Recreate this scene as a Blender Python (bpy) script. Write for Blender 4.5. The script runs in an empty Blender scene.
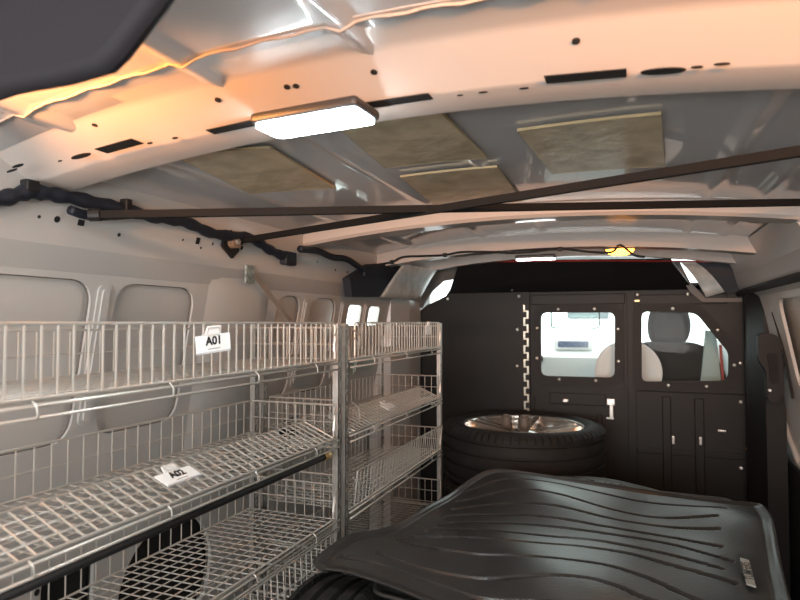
import bpy, bmesh, math, random
from mathutils import Vector, Matrix
random.seed(4)
SC = bpy.context.scene
COL = SC.collection
H = 1.10            # camera height above the van floor (m)
F = 600.0           # focal length in pixels of an 800x600 frame
YAW = math.radians(21.1); PITCH = math.atan(22/600)

# ------------------------------------------------------------ camera
cd = bpy.data.cameras.new('camera'); cam = bpy.data.objects.new('camera', cd); COL.objects.link(cam)
cd.sensor_width = 36; cd.lens = 36*F/800; cd.clip_start = .02
cam.location = (0, 0, H); cam.rotation_euler = (math.pi/2+PITCH, 0, YAW)
cd.dof.use_dof = True; cd.dof.focus_distance = 1.5; cd.dof.aperture_fstop = 6.5
SC.camera = cam
# ------------------------------------------------------------ world, exposure
W = bpy.data.worlds.new('world'); SC.world = W; W.use_nodes = True
bg = W.node_tree.nodes['Background']
bg.inputs[0].default_value = (.96, 1.0, .985, 1); bg.inputs[1].default_value = 2.7
vs = SC.view_settings
vs.view_transform = 'Standard'; vs.look = 'None'; vs.gamma = 1; vs.use_curve_mapping = False; vs.exposure = .30
# light of the workshop hall reaching in through the open tailgate behind the camera
ld = bpy.data.lights.new('hall_light', 'AREA'); ld.shape = 'RECTANGLE'; ld.size = 2.2; ld.size_y = 1.0
ld.energy = 72; ld.color = (1, .965, .94)
lo = bpy.data.objects.new('hall_light', ld); COL.objects.link(lo)
lo.location = (-.1, -1.9, 1.0); lo.rotation_euler = (math.radians(99), 0, 0)

# ------------------------------------------------------------ geometry from measured directions
M3 = cam.rotation_euler.to_matrix()
def ray(u, v): return (M3 @ Vector(((u-400)/F, (300-v)/F, -1)))
def onX(u, v, X): d = ray(u, v); return Vector((0, 0, H)) + d*(X/d.x)
def onY(u, v, Y): d = ray(u, v); return Vector((0, 0, H)) + d*(Y/d.y)
def onZ(u, v, Z): d = ray(u, v); return Vector((0, 0, H)) + d*((Z-H)/d.z)

# ------------------------------------------------------------ materials
MATS = {}
def mat(name, col, rough=.5, metal=0, noise=0, nscale=8, bump=0, bscale=60, coat=0, emit=None, es=0, spec=.5):
    if name in MATS: return MATS[name]
    m = bpy.data.materials.new(name); m.use_nodes = True; nt = m.node_tree
    b = nt.nodes['Principled BSDF']
    b.inputs['Base Color'].default_value = (*col, 1); b.inputs['Roughness'].default_value = rough
    b.inputs['Metallic'].default_value = metal; b.inputs['Coat Weight'].default_value = coat
    b.inputs['Coat Roughness'].default_value = .035
    b.inputs['Specular IOR Level'].default_value = spec
    if emit: b.inputs['Emission Color'].default_value = (*emit, 1); b.inputs['Emission Strength'].default_value = es
    tc = nt.nodes.new('ShaderNodeTexCoord')
    if noise:
        n = nt.nodes.new('ShaderNodeTexNoise'); n.inputs['Scale'].default_value = nscale; n.inputs['Detail'].default_value = 6
        r = nt.nodes.new('ShaderNodeValToRGB')
        r.color_ramp.elements[0].position = .3; r.color_ramp.elements[1].position = .7
        r.color_ramp.elements[0].color = (*[c*(1-noise) for c in col], 1); r.color_ramp.elements[1].color = (*[min(1, c*(1+noise)) for c in col], 1)
        nt.links.new(tc.outputs['Object'], n.inputs['Vector']); nt.links.new(n.outputs[0], r.inputs[0]); nt.links.new(r.outputs[0], b.inputs['Base Color'])
    if bump:
        n = nt.nodes.new('ShaderNodeTexNoise'); n.inputs['Scale'].default_value = bscale; n.inputs['Detail'].default_value = 4
        bp = nt.nodes.new('ShaderNodeBump'); bp.inputs['Strength'].default_value = bump; bp.inputs['Distance'].default_value = .002
        nt.links.new(tc.outputs['Object'], n.inputs['Vector']); nt.links.new(n.outputs[0], bp.inputs['Height']); nt.links.new(bp.outputs[0], b.inputs['Normal'])
    MATS[name] = m; return m
wallpaint = mat('wall_paint', (.545, .535, .515), .33, noise=.04, nscale=3, coat=.2)
ceilpaint = mat('roof_paint', (.62, .62, .63), .28, noise=.05, nscale=4, coat=1)
beampaint = mat('beam_paint', (.62, .57, .53), .32, coat=.25)
blackmet = mat('black_painted_steel', (.006, .0064, .0068), .5, noise=.2, nscale=12, bump=.15, bscale=90, spec=.35)
blackpl = mat('black_plastic', (.010, .010, .011), .55, spec=.35)
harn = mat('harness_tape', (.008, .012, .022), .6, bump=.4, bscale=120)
rubber = mat('tyre_rubber', (.016, .016, .016), .7, noise=.2, nscale=20, spec=.35)
matrub = mat('mat_rubber', (.032, .031, .030), .33, noise=.22, nscale=9, bump=.25, bscale=160)
matrub2 = mat('mat_rubber_worn', (.04, .038, .036), .5, noise=.2, nscale=9)
wire = mat('zinc_wire', (.66, .63, .58), .42, .6)
wired = mat('zinc_sheet', (.50, .48, .45), .4, .8, noise=.15, nscale=30)
silver = mat('alloy', (.72, .69, .65), .25, .9)
bolt_m = mat('bolt_zinc', (.75, .75, .72), .3, .8)
dark = mat('dark_hole', (.012, .012, .012), .8)
padm = mat('sound_pad', (.56, .46, .31), .22, noise=.22, nscale=16, bump=1, bscale=30)
pade = mat('sound_pad_edge', (.46, .36, .20), .5)
foil = mat('silver_foil', (.82, .90, .88), .34, .3, noise=.2, nscale=25, bump=.5, bscale=30)
white_card = mat('white_card', (.86, .86, .84), .4)
clearpl = mat('clear_clip', (.75, .73, .70), .2)
ink = mat('black_ink', (.01, .01, .01), .5)
led = mat('led_diffuser', (.9, .95, 1), .4, emit=(.84, .96, 1), es=50)
led2 = mat('led_diffuser_far', (.95, .95, 1), .4, emit=(1, .97, .93), es=14)
amber = mat('amber_lens', (1, .35, .02), .3, emit=(1, .33, .03), es=13)
amber_b = mat('amber_lens_bright', (1, .35, .02), .3, emit=(1, .38, .08), es=12)
lampbody = mat('lamp_body', (.035, .037, .04), .4)
yellow = mat('yellow_strap', (.75, .42, .03), .5)
brass = mat('brass', (.75, .55, .25), .3, .9)
redm = mat('red_trim', (.30, .02, .015), .4)
greyfab = mat('dark_grey_cover', (.022, .020, .024), .7, spec=.2)
floorm = mat('floor_lining', (.03, .03, .03), .7, noise=.3, nscale=6)
seatm = mat('seat_fabric', (.035, .033, .033), .8, bump=.4, bscale=200)
dashm = mat('dash_plastic', (.82, .86, .86), .5)
whitepl = mat('white_plastic', (.88, .88, .90), .4)
glassm = bpy.data.materials.new('clear_glass'); glassm.use_nodes = True
_nt = glassm.node_tree; _nt.nodes.clear()
_o = _nt.nodes.new('ShaderNodeOutputMaterial'); _m = _nt.nodes.new('ShaderNodeMixShader'); _t = _nt.nodes.new('ShaderNodeBsdfTransparent')
_g = _nt.nodes.new('ShaderNodeBsdfGlossy'); _g.inputs['Roughness'].default_value = .02; _t.inputs[0].default_value = (.95, 1, .985, 1)
_m.inputs[0].default_value = .007
_nt.links.new(_t.outputs[0], _m.inputs[1]); _nt.links.new(_g.outputs[0], _m.inputs[2]); _nt.links.new(_m.outputs[0], _o.inputs[0])

# ------------------------------------------------------------ helpers
def put(name, me, m=None, parent=None, smooth=False, loc=None, rot=None):
    o = bpy.data.objects.new(name, me); COL.objects.link(o)
    if m is not None and not me.materials: me.materials.append(m)
    if parent is not None: o.parent = parent
    if loc is not None: o.location = loc
    if rot is not None: o.rotation_euler = rot
    if smooth:
        for p in me.polygons: p.use_smooth = True
    return o
def tag(o, label, cat, group=None, kind=None):
    o['label'] = label; o['category'] = cat
    if group: o['group'] = group
    if kind: o['kind'] = kind
    return o
def thing(name, label, cat, loc=(0, 0, 0), rot=(0, 0, 0), group=None):
    o = bpy.data.objects.new(name, None); COL.objects.link(o); o.location = loc; o.rotation_euler = rot
    o.empty_display_size = .02
    return tag(o, label, cat, group)
def struct(o): o['kind'] = 'structure'; return o

class MB:
    def __init__(s): s.v = []; s.f = []
    def add(s, vs, fs):
        b = len(s.v); s.v += [tuple(x) for x in vs]; s.f += [tuple(b+i for i in f) for f in fs]; return s
    def box(s, a, b, bev=0):
        x0, y0, z0 = [min(p, q) for p, q in zip(a, b)]; x1, y1, z1 = [max(p, q) for p, q in zip(a, b)]
        if bev <= 0:
            return s.add([(x0, y0, z0), (x1, y0, z0), (x1, y1, z0), (x0, y1, z0), (x0, y0, z1), (x1, y0, z1), (x1, y1, z1), (x0, y1, z1)],
                         [(3, 2, 1, 0), (4, 5, 6, 7), (0, 1, 5, 4), (1, 2, 6, 5), (2, 3, 7, 6), (3, 0, 4, 7)])
        bm = bmesh.new(); bmesh.ops.create_cube(bm, size=1)
        for v in bm.verts: v.co = Vector(((x0+x1)/2+v.co.x*(x1-x0), (y0+y1)/2+v.co.y*(y1-y0), (z0+z1)/2+v.co.z*(z1-z0)))
        bmesh.ops.bevel(bm, geom=bm.edges[:], offset=bev, segments=3, affect='EDGES', profile=.5)
        s.bm(bm); return s
    def bm(s, bm, mtx=None):
        bm.verts.index_update()
        s.add([(mtx @ v.co if mtx else v.co) for v in bm.verts], [[v.index for v in f.verts] for f in bm.faces]); bm.free(); return s
    def tube(s, pts, r, n=6, closed=False, caps=True):
        pts = [Vector(p) for p in pts]; k = len(pts); rings = []
        rr = r if isinstance(r, (list, tuple)) else [r]*k
        prev = None
        for i, p in enumerate(pts):
            if closed: t = (pts[(i+1) % k]-pts[i-1])
            else: t = pts[min(i+1, k-1)]-pts[max(i-1, 0)]
            t.normalize()
            if prev is None:
                a = Vector((0, 0, 1)) if abs(t.z) < .9 else Vector((1, 0, 0))
                u = t.cross(a).normalized()
            else:
                u = (prev - t*prev.dot(t)).normalized()
            prev = u; w = t.cross(u)
            rings.append([p+(u*math.cos(2*math.pi*j/n)+w*math.sin(2*math.pi*j/n))*rr[i] for j in range(n)])
        b = len(s.v)
        for rg in rings: s.v += [tuple(x) for x in rg]
        for i in range(k if closed else k-1):
            a0 = b+i*n; a1 = b+((i+1) % k)*n
            for j in range(n): s.f.append((a0+j, a0+(j+1) % n, a1+(j+1) % n, a1+j))
        if caps and not closed:
            s.f.append(tuple(b+j for j in reversed(range(n)))); s.f.append(tuple(b+(k-1)*n+j for j in range(n)))
        return s
    def cyl(s, c, axis, r, h, n=16):
        c = Vector(c); d = Vector(axis).normalized()*h
        return s.tube([c, c+d], r, n)
    def lathe(s, prof, n=48, closed=True, c=(0, 0, 0)):
        b = len(s.v); k = len(prof)
        for i in range(n):
            a = 2*math.pi*i/n
            for (r, z) in prof: s.v.append((c[0]+r*math.cos(a), c[1]+r*math.sin(a), c[2]+z))
        for i in range(n):
            for j in range(k if closed else k-1):
                a0 = b+i*k+j; a1 = b+i*k+(j+1) % k; b0 = b+((i+1) % n)*k+j; b1 = b+((i+1) % n)*k+(j+1) % k
                s.f.append((a0, b0, b1, a1))
        return s
    def prism(s, poly, ext):          # poly: 3-D points in order, extruded by vector
        ext = Vector(ext); poly = [Vector(p) for p in poly]; n = len(poly)
        b = len(s.v); s.v += [tuple(p) for p in poly]+[tuple(p+ext) for p in poly]
        s.f.append(tuple(b+i for i in reversed(range(n)))); s.f.append(tuple(b+n+i for i in range(n)))
        for i in range(n): s.f.append((b+i, b+(i+1) % n, b+n+(i+1) % n, b+n+i))
        return s
    def grid(s, nu, nv, fn):
        b = len(s.v)
        for i in range(nu+1):
            for j in range(nv+1): s.v.append(tuple(fn(i/nu, j/nv)))
        for i in range(nu):
            for j in range(nv):
                a = b+i*(nv+1)+j; s.f.append((a, a+nv+1, a+nv+2, a+1))
        return s
    def mesh(s, name='m', fixn=True):
        me = bpy.data.meshes.new(name); me.from_pydata(s.v, [], s.f); me.update()
        if fixn:
            bm = bmesh.new(); bm.from_mesh(me); bmesh.ops.recalc_face_normals(bm, faces=bm.faces[:]); bm.to_mesh(me); bm.free()
        return me
    def build(s, name, m, parent=None, smooth=False, loc=None, rot=None):
        return put(name, s.mesh(name), m, parent, smooth, loc, rot)
def autosmooth(o, deg=35):
    for p in o.data.polygons: p.use_smooth = True
    o.data.set_sharp_from_angle(angle=math.radians(deg)); return o
def solid(o, th, off=-1):
    md = o.modifiers.new('thickness', 'SOLIDIFY'); md.thickness = th; md.offset = off; return o

def rounded(poly, r, n=6):            # rounded 2-D polygon
    out = []; k = len(poly)
    for i in range(k):
        p = Vector(poly[i]); a = (Vector(poly[i-1])-p); b = (Vector(poly[(i+1) % k])-p)
        rr = r[i] if isinstance(r, (list, tuple)) else r
        d = min(rr, a.length*.48, b.length*.48)
        if d < 1e-6: out.append(tuple(p)); continue
        p0 = p+a.normalized()*d; p1 = p+b.normalized()*d
        for j in range(n+1):
            t = j/n; q = p0*(1-t)**2+p*2*t*(1-t)+p1*t*t; out.append(tuple(q))
    return out
def holed(outer, holes, fn, cut=None):    # flat sheet with holes, mapped to 3-D by fn(a,b)
    bm = bmesh.new()
    es = []
    for loop in [outer]+holes:
        vsn = [bm.verts.new((p[0], p[1], 0)) for p in loop]
        for i in range(len(vsn)): es.append(bm.edges.new((vsn[i], vsn[(i+1) % len(vsn)])))
    bmesh.ops.triangle_fill(bm, use_beauty=True, use_dissolve=False, edges=es)
    if cut:
        for c in cut:
            bmesh.ops.bisect_plane(bm, geom=bm.verts[:]+bm.edges[:]+bm.faces[:], plane_co=(0, c, 0), plane_no=(0, 1, 0))
    for v in bm.verts: v.co = Vector(fn(v.co.x, v.co.y))
    bmesh.ops.recalc_face_normals(bm, faces=bm.faces[:])
    me = bpy.data.meshes.new('sheet'); bm.to_mesh(me); bm.free(); return me
def grow(poly, k):
    c = Vector((sum(p[0] for p in poly)/len(poly), sum(p[1] for p in poly)/len(poly)))
    out = []; n = len(poly)
    for i in range(n):
        a = Vector(poly[i-1]); b = Vector(poly[(i+1) % n]); t = (b-a).normalized(); nn = Vector((t.y, -t.x))
        if nn.dot(Vector(poly[i])-c) < 0: nn = -nn
        q = Vector(poly[i])+nn*k; out.append((q.x, q.y))
    return out
def text(name, body, size, m, parent, loc, rot, ext=.0004, bold=0):
    cu = bpy.data.curves.new(name, 'FONT'); cu.body = body; cu.size = size; cu.extrude = ext; cu.align_x = 'CENTER'; cu.align_y = 'CENTER'; cu.offset = bold
    t = bpy.data.objects.new(name, cu); COL.objects.link(t)
    bpy.context.view_layer.update()
    me = bpy.data.meshes.new_from_object(t.evaluated_get(bpy.context.evaluated_depsgraph_get()))
    bpy.data.objects.remove(t); me.materials.clear()
    o = put(name, me, m, parent); o.location = loc; o.rotation_euler = rot
    return o

# ============================================================ THE VAN BODY
XC = -.285
YR, YF = -.75, 2.90
def cz(x, y=0):       # roof skin height
    t = (x-XC)/.75
    z = H+.335-.075*t*t
    for rx in (-.80, -.52, -.296, .175, .285):
        d = abs(x-rx)
        if d < .016: z -= .007*(1-(d/.016)**2)
    return z
# --- floor
fl = struct(MB().box((-1.16, YR, -.03), (.60, YF+1.7, 0)).build('floor', floorm))
# unseen low barrier behind the viewpoint, added to darken the lower racks
struct(MB().box((-1.16, YR-.04, 0), (.60, YR, H-.30)).build('rear_light_stop', wallpaint))
# --- ceiling
xs = [-1.06+i*(1.55/124) for i in range(125)]
mb = MB(); mb.grid(136, 60, lambda a, b: (-1.13+1.70*a, YR+(YF-YR+.10)*b, cz(-1.13+1.70*a)))
ce = struct(mb.build('ceiling', ceilpaint, smooth=True)); solid(ce, .012, 1)
for v in ce.data.polygons[:1]:
    if v.normal.z < 0: ce.modifiers['thickness'].offset = -1

# --- left wall : profile (z -> x)
PROF = [(H+.275, -.955), (H+.20, -.985), (H+.145, -1.0), (H+.10, -1.035), (H-.25, -1.10), (H-.55, -1.14), (0, -1.155)]
def px(z):
    for (z0, x0), (z1, x1) in zip(PROF, PROF[1:]):
        if z <= z0 and z >= z1: return x0+(x1-x0)*(z0-z)/(z0-z1)
    return PROF[0][1] if z > PROF[0][0] else PROF[-1][1]
def wy(u, z):          # y of the left wall at column u, height z
    d = ray(u, 300); return d.y*(px(z)/d.x)
def Lpt(u, v):         # point on left wall
    z = H
    for _ in range(12):
        p = onX(u, v, px(z)); z = p.z
    return p
zt, zb = H+.098, H-.25
panels = []
def leftpanel(u0, u1, slant=0):
    a = Lpt(u0, 320).y; b = Lpt(u1, 320).y
    return rounded([(a, zb), (b, zb), (b, zt-.002), (a, zt-.002)], .055, 7)
yp = [(-.45, -.02), (.02, .43), (.46, .925), (.985, 1.235), (1.62, 1.76), (1.83, 2.02)]
for a, b in yp: panels.append(rounded([(a, zb), (b, zb), (b, zt-.012), (a, zt-.012)], .055, 7))
# the two bright narrow openings towards the cab
glz = []
for a, b in ((2.13, 2.25), (2.33, 2.44)): glz.append(rounded([(a, H-.015), (b, H-.015), (b, zt-.03), (a, zt-.03)], .02, 4))
# dark service openings low on the wall
lowh = []
p0 = onX(62, 590, -1.135)
lowh.append(rounded([(.90, H-.70), (1.03, H-.70), (1.03, H-.53), (.90, H-.53)], .015, 3))
lowh.append(rounded([(1.27+.17*math.cos(t*math.pi/12), H-.68+.17*math.sin(t*math.pi/12)) for t in range(24)], 0))
lowh.append(rounded([(1.75, H-.45), (1.90, H-.45), (1.90, H-.33), (1.75, H-.33)], .05, 4))
cuts = [p[0] for p in PROF[1:-1]]+[H-.1, H-.4]
me = holed([(YR, 0), (YF, 0), (YF, H+.33), (YR, H+.33)], panels+glz+lowh, lambda a, b: (px(b), a, b), cuts)
wl = struct(put('wall_left', me, wallpaint)); solid(wl, .010, 0)
# outer skin behind the openings
mb = MB()
for z0, z1 in ((H+.12, 0),):
    mb.grid(1, 10, lambda a, b: (px(z0+(z1-z0)*b)-.028, YR+(2.09-YR)*a, z0+(z1-z0)*b)); mb.grid(1, 10, lambda a, b: (px(H-.03+(0-H+.03)*b)-.028, 2.09+(YF-2.09)*a, H-.03+(0-H+.03)*b))
sk = mb.build('wall_left_skin', mat('skin_paint', (.60, .58, .55), .3, coat=.3), wl)
for lp in lowh:
    MB().prism([(px(b)-.020, a, b) for a, b in grow(lp, .008)], (-.004, 0, 0)).build('opening_shade', dark, wl)  # dark sheet behind each opening, stands in for the shade inside
# white glossy blanks in the two front openings
for a, b in ((2.12, 2.26), (2.32, 2.45)):
    MB().box((px(H)-.022, a, H-.21), (px(H)-.018, b, zt-.02)).build('glazing', glassm, wl)
# rounded beads round the pressed panels
for lp in panels:
    MB().tube([(px(b)-.003, a, b) for a, b in lp], .0028, 5, closed=True).build('seam_bead', mat('seam_sealer', (.16, .14, .13), .5), wl)
# pressed stiffening ribs between the panels
def rib(y, z0, z1, w=.018, name='stiffener'):
    pts = rounded([(y-w, z0), (y+w, z0), (y+w, z1), (y-w, z1)], w*.95, 6)
    m1 = MB().prism([(px(b)+.003, a, b) for a, b in pts], (.006, 0, 0))
    pts = rounded([(y-w*.5, z0+.01), (y+w*.5, z0+.01), (y+w*.5, z1-.01), (y-w*.5, z1-.01)], w*.45, 6)
    r_ = m1.build(name, wallpaint, wl)
    MB().prism([(px(b)+.009, a, b) for a, b in pts], (.004, 0, 0)).build(name+'_ridge', wallpaint, r_)
for y in (.955, 1.795, 2.075, 2.29): rib(y, H-.22, zt-.02)
# C pillar, swelling gently out of the wall
mb = MB(); lv = [H+.125, H+.10, H-.1, H-.25, H-.46]
for z in lv:
    k = .002 if z > H+.11 else .020
    for y, t in ((1.25, -.3), (1.30, .55), (1.36, 1), (1.50, 1), (1.55, .55), (1.60, -.3)): mb.v.append((px(z)+k*t, y, z))
for a in range(len(lv)-1):
    for b in range(5): q_ = a*6+b; mb.f.append((q_, q_+1, q_+7, q_+6))
autosmooth(struct(mb.build('trim_4', wallpaint)), 60)
# B pillar, left front
mb = MB().prism([(-1.12, 2.52, 0), (-1.03, 2.55, 0), (-1.0, 2.72, 0), (-1.0, 2.88, 0), (-1.12, 2.88, 0)], (0, 0, H+.11))
struct(mb.build('trim_5', wallpaint))
# holes and clips along the top rail of the left wall
def wall_hole(u, v, w, h, sq=False):
    p = Lpt(u, v); n = 4 if sq else 14
    pts = [(p.y+w*math.cos((k+.5)*2*math.pi/n), p.z+h*math.sin((k+.5)*2*math.pi/n)) for k in range(n)]
    MB().prism([(px(b)+.0045, a, b) for a, b in pts], (.0015, 0, 0)).build('hole', dark, wl)
for a in ((37, 217, .003, .003), (55, 219.5, .006, .006), (117, 235, .004, .004), (181, 240, .002, .003), (196, 241, .009, .011, 1), (203, 235, .003, .003), (199, 248, .003, .003),
          (211, 244, .003, .004), (240, 243, .005, .006), (240, 248, .005, .006), (240, 296, .003, .004), (255, 290, .003, .004), (254, 305, .002, .012), (253, 312, .003, .006),
          (72, 211, .006, .005, 1), (79, 223, .010, .008, 1), (334, 270, .004, .004), (346, 272, .004, .005), (347, 277, .004, .004), (316, 262, .003, .003)):
    wall_hole(*a)
for u, v in ((35, 592), (30, 585), (110, 549), (123, 546), (235, 492), (60, 565)): wall_hole(u, v, .006, .007)

# --- right wall (mirror of the profile)
def rx(z): return 2*XC-px(z)-.005
rp = [rounded([(a, H-.22), (b, H-.22), (b, zt-.02), (a, zt-.02)], .05, 6) for a, b in ((.2, .9), (1.0, 1.55), (1.7, 2.34))]
me = holed([(YR, 0), (YF, 0), (YF, H+.33), (YR, H+.33)], rp, lambda a, b: (rx(b), a, b), cuts)
wr = struct(put('wall_right', me, wallpaint)); solid(wr, .010, 0)
MB().grid(1, 10, lambda a, b: (rx(H+.12-(H+.12)*b)+.028, YR+(YF-YR)*a, H+.12-(H+.12)*b)).build('wall_right_skin', mat('skin_paint_beige', (.50, .46, .40), .4), wr)
# black lower lining of right wall
MB().box((rx(H-.53)-.02, YR, 0), (rx(H-.53)-.006, 2.86, H-.53)).build('lower_lining', blackpl, wr)
# black track along the top of the right opening
a = onY(800, 268, 2.22)
MB().tube([(rx(H+.12)-.012, 1.2, H+.125), (rx(H+.12)-.012, 2.75, H+.125), (rx(H+.12)-.02, 2.88, H+.12)], .014, 6).build('door_seal', blackpl, wr)
MB().tube([(rx(H)-.010, 2.47, H+.035), (rx(H-.1)-.010, 2.42, H-.08), (rx(H-.2)-.010, 2.385, H-.26)], .0045, 6).build('drain_slot', dark, wr)
MB().tube([(rx(H-.3)-.008, 2.66, H-.32), (rx(H-.45)-.012, 2.62, H-.42), (rx(H-.5)-.012, 2.50, H-.50), (rx(H-.5)-.012, 2.2, H-.515)], .010, 8).build('rolled_lip', wallpaint, wr)
# cant rail upper right
mb = MB()
q = lambda x, y, z: (x, y, z)
mb.prism([(.36, 1.7, H+.275), (.43, 1.7, H+.15), (.45, 1.7, H+.14), (.48, 1.7, H+.28)], (0, 1.1, 0))
struct(mb.build('trim_6', wallpaint))

# --- roof bows
def bow(name, prof, x0=-1.04, x1=.475, base=0, m=beampaint, n=60, flat=.9):
    # prof: closed list of (y, dz below roof skin)
    k = len(prof); mb = MB()
    def zz(x): t = (x-XC)/.75; return H+.335-.075*t*t*flat
    for i in range(n+1):
        x = x0+(x1-x0)*i/n
        for (y, dz) in prof: mb.v.append((x, y, zz(x)-dz))
    for i in range(n):
        for j in range(k):
            a0 = i*k+j; a1 = i*k+(j+1) % k; mb.f.append((a0, a1, a1+k, a0+k))
    mb.f.append(tuple(range(k))); mb.f.append(tuple(n*k+j for j in reversed(range(k))))
    o = mb.build(name, m); autosmooth(o, 30); return struct(o)
# near roof bow: flat flange then a sloping face that rolls into the seam and skin
b1 = bow('trim_1', [(.815, -.01), (.815, .030), (.808, .038), (.742, .038), (.735, .036), (.665, .006), (.650, .002), (.625, .002), (.60, -.002), (.585, .001), (.57, -.01)], m=beampaint)
# seam sealer line of the near bow
mb = MB(); mb.tube([(x, .592, cz(x)-.002+.0015*math.sin(x*90)) for x in [-1.0+i*.02 for i in range(74)]], .002, 6)
mb.build('seam_sealer', mat('sealer', (.50, .40, .33), .6, bump=.8, bscale=200), b1, smooth=True)
b2 = bow('trim_2', [(1.775, -.01), (1.775, .012), (1.765, .016), (1.755, .045), (1.665, .048), (1.655, .040), (1.645, .012), (1.63, .010), (1.63, -.01)], flat=.75)
b3 = bow('trim_3', [(2.40, -.01), (2.40, .03), (2.33, .06), (2.26, .060), (2.25, .035), (2.235, .010), (2.235, -.01)], flat=.8)
b4 = bow('trim_7', [(2.72, -.01), (2.72, .05), (2.66, .052), (2.65, .020), (2.64, -.01)], flat=.9)  # extra hidden bow, kept to stop cab light passing above the hood
def zb1(x, d): t = (x-XC)/.75; return H+.335-.075*t*t*.9-d
def bowhole(u, v, w, h, name='hole', bow_=b1, m=dark, d=.038, round_=True, hi=.0012):
    z = H+.30
    for _ in range(10):
        p = onZ(u, v, z); z = zb1(p.x, d)
    n = 16 if round_ else 4
    if n == 4: w, h = w*1.3, h*1.5
    pts = [(p.x+w*math.cos((k+.5)*2*math.pi/n), p.y+h*math.sin((k+.5)*2*math.pi/n)) for k in range(n)]
    return MB().prism([(a, b, zb1(a, d)+.0005) for a, b in pts], (0, 0, -hi)).build(name, m, bow_)
# slots and holes on the flange
for u, v, w, h, r in ((585, 76, .050, .011, False), (663, 71, .024, .009, True), (697, 67, .006, .003, True), (722, 64, .008, .003, True),
                      (524, 88, .006, .0025, True), (483, 92, .006, .0025, True), (460, 95, .004, .002, True), (395, 101, .055, .010, False),
                      (119, 146, .040, .012, False), (81, 156, .020, .007, True), (150, 143, .005, .003, True), (175, 138, .005, .003, True), (233, 127, .045, .010, False),
                      (18, 166, .012, .004, True), (12, 171, .012, .003, True), (60, 161, .004, .002, True)):
    bowhole(u, v, w, h, 'slot' if not r else 'hole', round_=r)
# small holes in the sloping face
def facehole(u, v, r=.0045):
    # sloping face from (y .725, d .034) to (y .64, d .010)
    best = None
    for k in range(40):
        y = .735-.07*k/39; d = .038-.032*k/39
        p = onY(u, v, y); e = abs(p.z-zb1(p.x, d))
        if best is None or e < best[0]: best = (e, p)
    p = best[1]; n = Vector((0, -.272, -.962))
    MB().cyl(p-n*.001, n, r, .0022, 12).build('hole', dark, b1)
for a in ((374, 72), (287, 87), (296, 86), (218, 100), (95, 125), (576, 41)): facehole(*a)

# ============================================================ SOUND PADS on the roof skin
def pad(uvs, label, tilt=0):
    z = H+.325; c = []
    for u, v in uvs:
        zz = z
        for _ in range(8): p = onZ(u, v, zz); zz = cz(p.x)-.008
        c.append(p)
    r = thing('sound_pad', label, 'pad', (sum(p.x for p in c)/4, sum(p.y for p in c)/4, cz(sum(p.x for p in c)/4)-.012), group=None)
    ctr = Vector(r.location)
    def fn(a, b, off):
        p = c[0]*(1-a)*(1-b)+c[1]*a*(1-b)+c[2]*a*b+c[3]*(1-a)*b
        return Vector((p.x, p.y, cz(p.x)-off-.003*math.sin(a*7+b*5)*0))-ctr
    # smooth roof under the pad: use mean height so ribs do not print through
    def fz(x): t = (x-XC)/.75; return H+.335-.075*t*t
    mb = MB().grid(16, 16, lambda a, b: Vector((fn(a, b, 0).x, fn(a, b, 0).y, fz(fn(a, b, 0).x+ctr.x)-.0085-ctr.z)))
    o = mb.build('pad_face', padm, r, smooth=True)
    edge = MB(); ring = [(0, 0), (1, 0), (1, 1), (0, 1)]
    for i in range(4):
        (a0, b0), (a1, b1) = ring[i], ring[(i+1) % 4]
        for k in range(8):
            s0, s1 = k/8, (k+1)/8
            P0 = fn(a0+(a1-a0)*s0, b0+(b1-b0)*s0, 0); P1 = fn(a0+(a1-a0)*s1, b0+(b1-b0)*s1, 0)
            z0 = fz(P0.x+ctr.x)-ctr.z; z1 = fz(P1.x+ctr.x)-ctr.z
            edge.add([(P0.x, P0.y, z0-.004), (P1.x, P1.y, z1-.004), (P1.x, P1.y, z1-.0088), (P0.x, P0.y, z0-.0088)], [(0, 1, 2, 3)])
    edge.build('pad_edge', pade, r)
pad([(172, 155), (270, 148), (335, 188), (250, 194)], 'tan sound deadening pad on roof, leftmost of the four, left of the near lamp')
pad([(325, 117), (438, 110), (487, 158), (385, 168)], 'tan sound deadening pad just beyond the right end of the near lamp')
pad([(400, 177), (497, 167), (523, 202), (434, 206)], 'small tan sound deadening pad, farthest of the four, close to the middle roof bow')
pad([(517, 131), (661, 114), (665, 166), (552, 174)], 'tan scuffed sound deadening pad on roof, rightmost of the four')

# ============================================================ WIRING HARNESS
def smoothpath(pts, n=6):
    out = []; P = [Vector(p) for p in pts]
    for i in range(len(P)-1):
        a = P[max(i-1, 0)]; b = P[i]; c = P[i+1]; d = P[min(i+2, len(P)-1)]
        for k in range(n):
            t = k/n
            out.append(.5*((2*b)+(c-a)*t+(2*a-5*b+4*c-d)*t*t+(3*b-a-3*c+d)*t**3))
    out.append(P[-1]); return out
hp = [onX(u, v, -.955) for u, v in ((-60, 206), (0, 199), (30, 192), (62, 196), (110, 206), (150, 216), (185, 222), (215, 234), (250, 238), (270, 250), (288, 258))]
root = thing('wiring_harness', 'thick black taped wiring harness running along the top of the left wall', 'cable', hp[5])
loc = Vector(root.location)
sp = smoothpath(hp)
MB().tube([p-loc for p in sp], [.013+.0022*math.sin(i*1.9) for i in range(len(sp))], 8).build('loom', harn, root, True)
q_ = hp[-1]-loc
MB().box(q_+Vector((-.012, -.03, -.022)), q_+Vector((.014, .03, .018)), .005).build('connector', harn, root)
q_ = onX(30, 186, -.95)-loc
MB().box(q_+Vector((-.01, -.012, -.01)), q_+Vector((.01, .012, .01)), .003).build('clip', blackpl, root)
q_ = onX(126, 206, -.95)-loc
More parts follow.
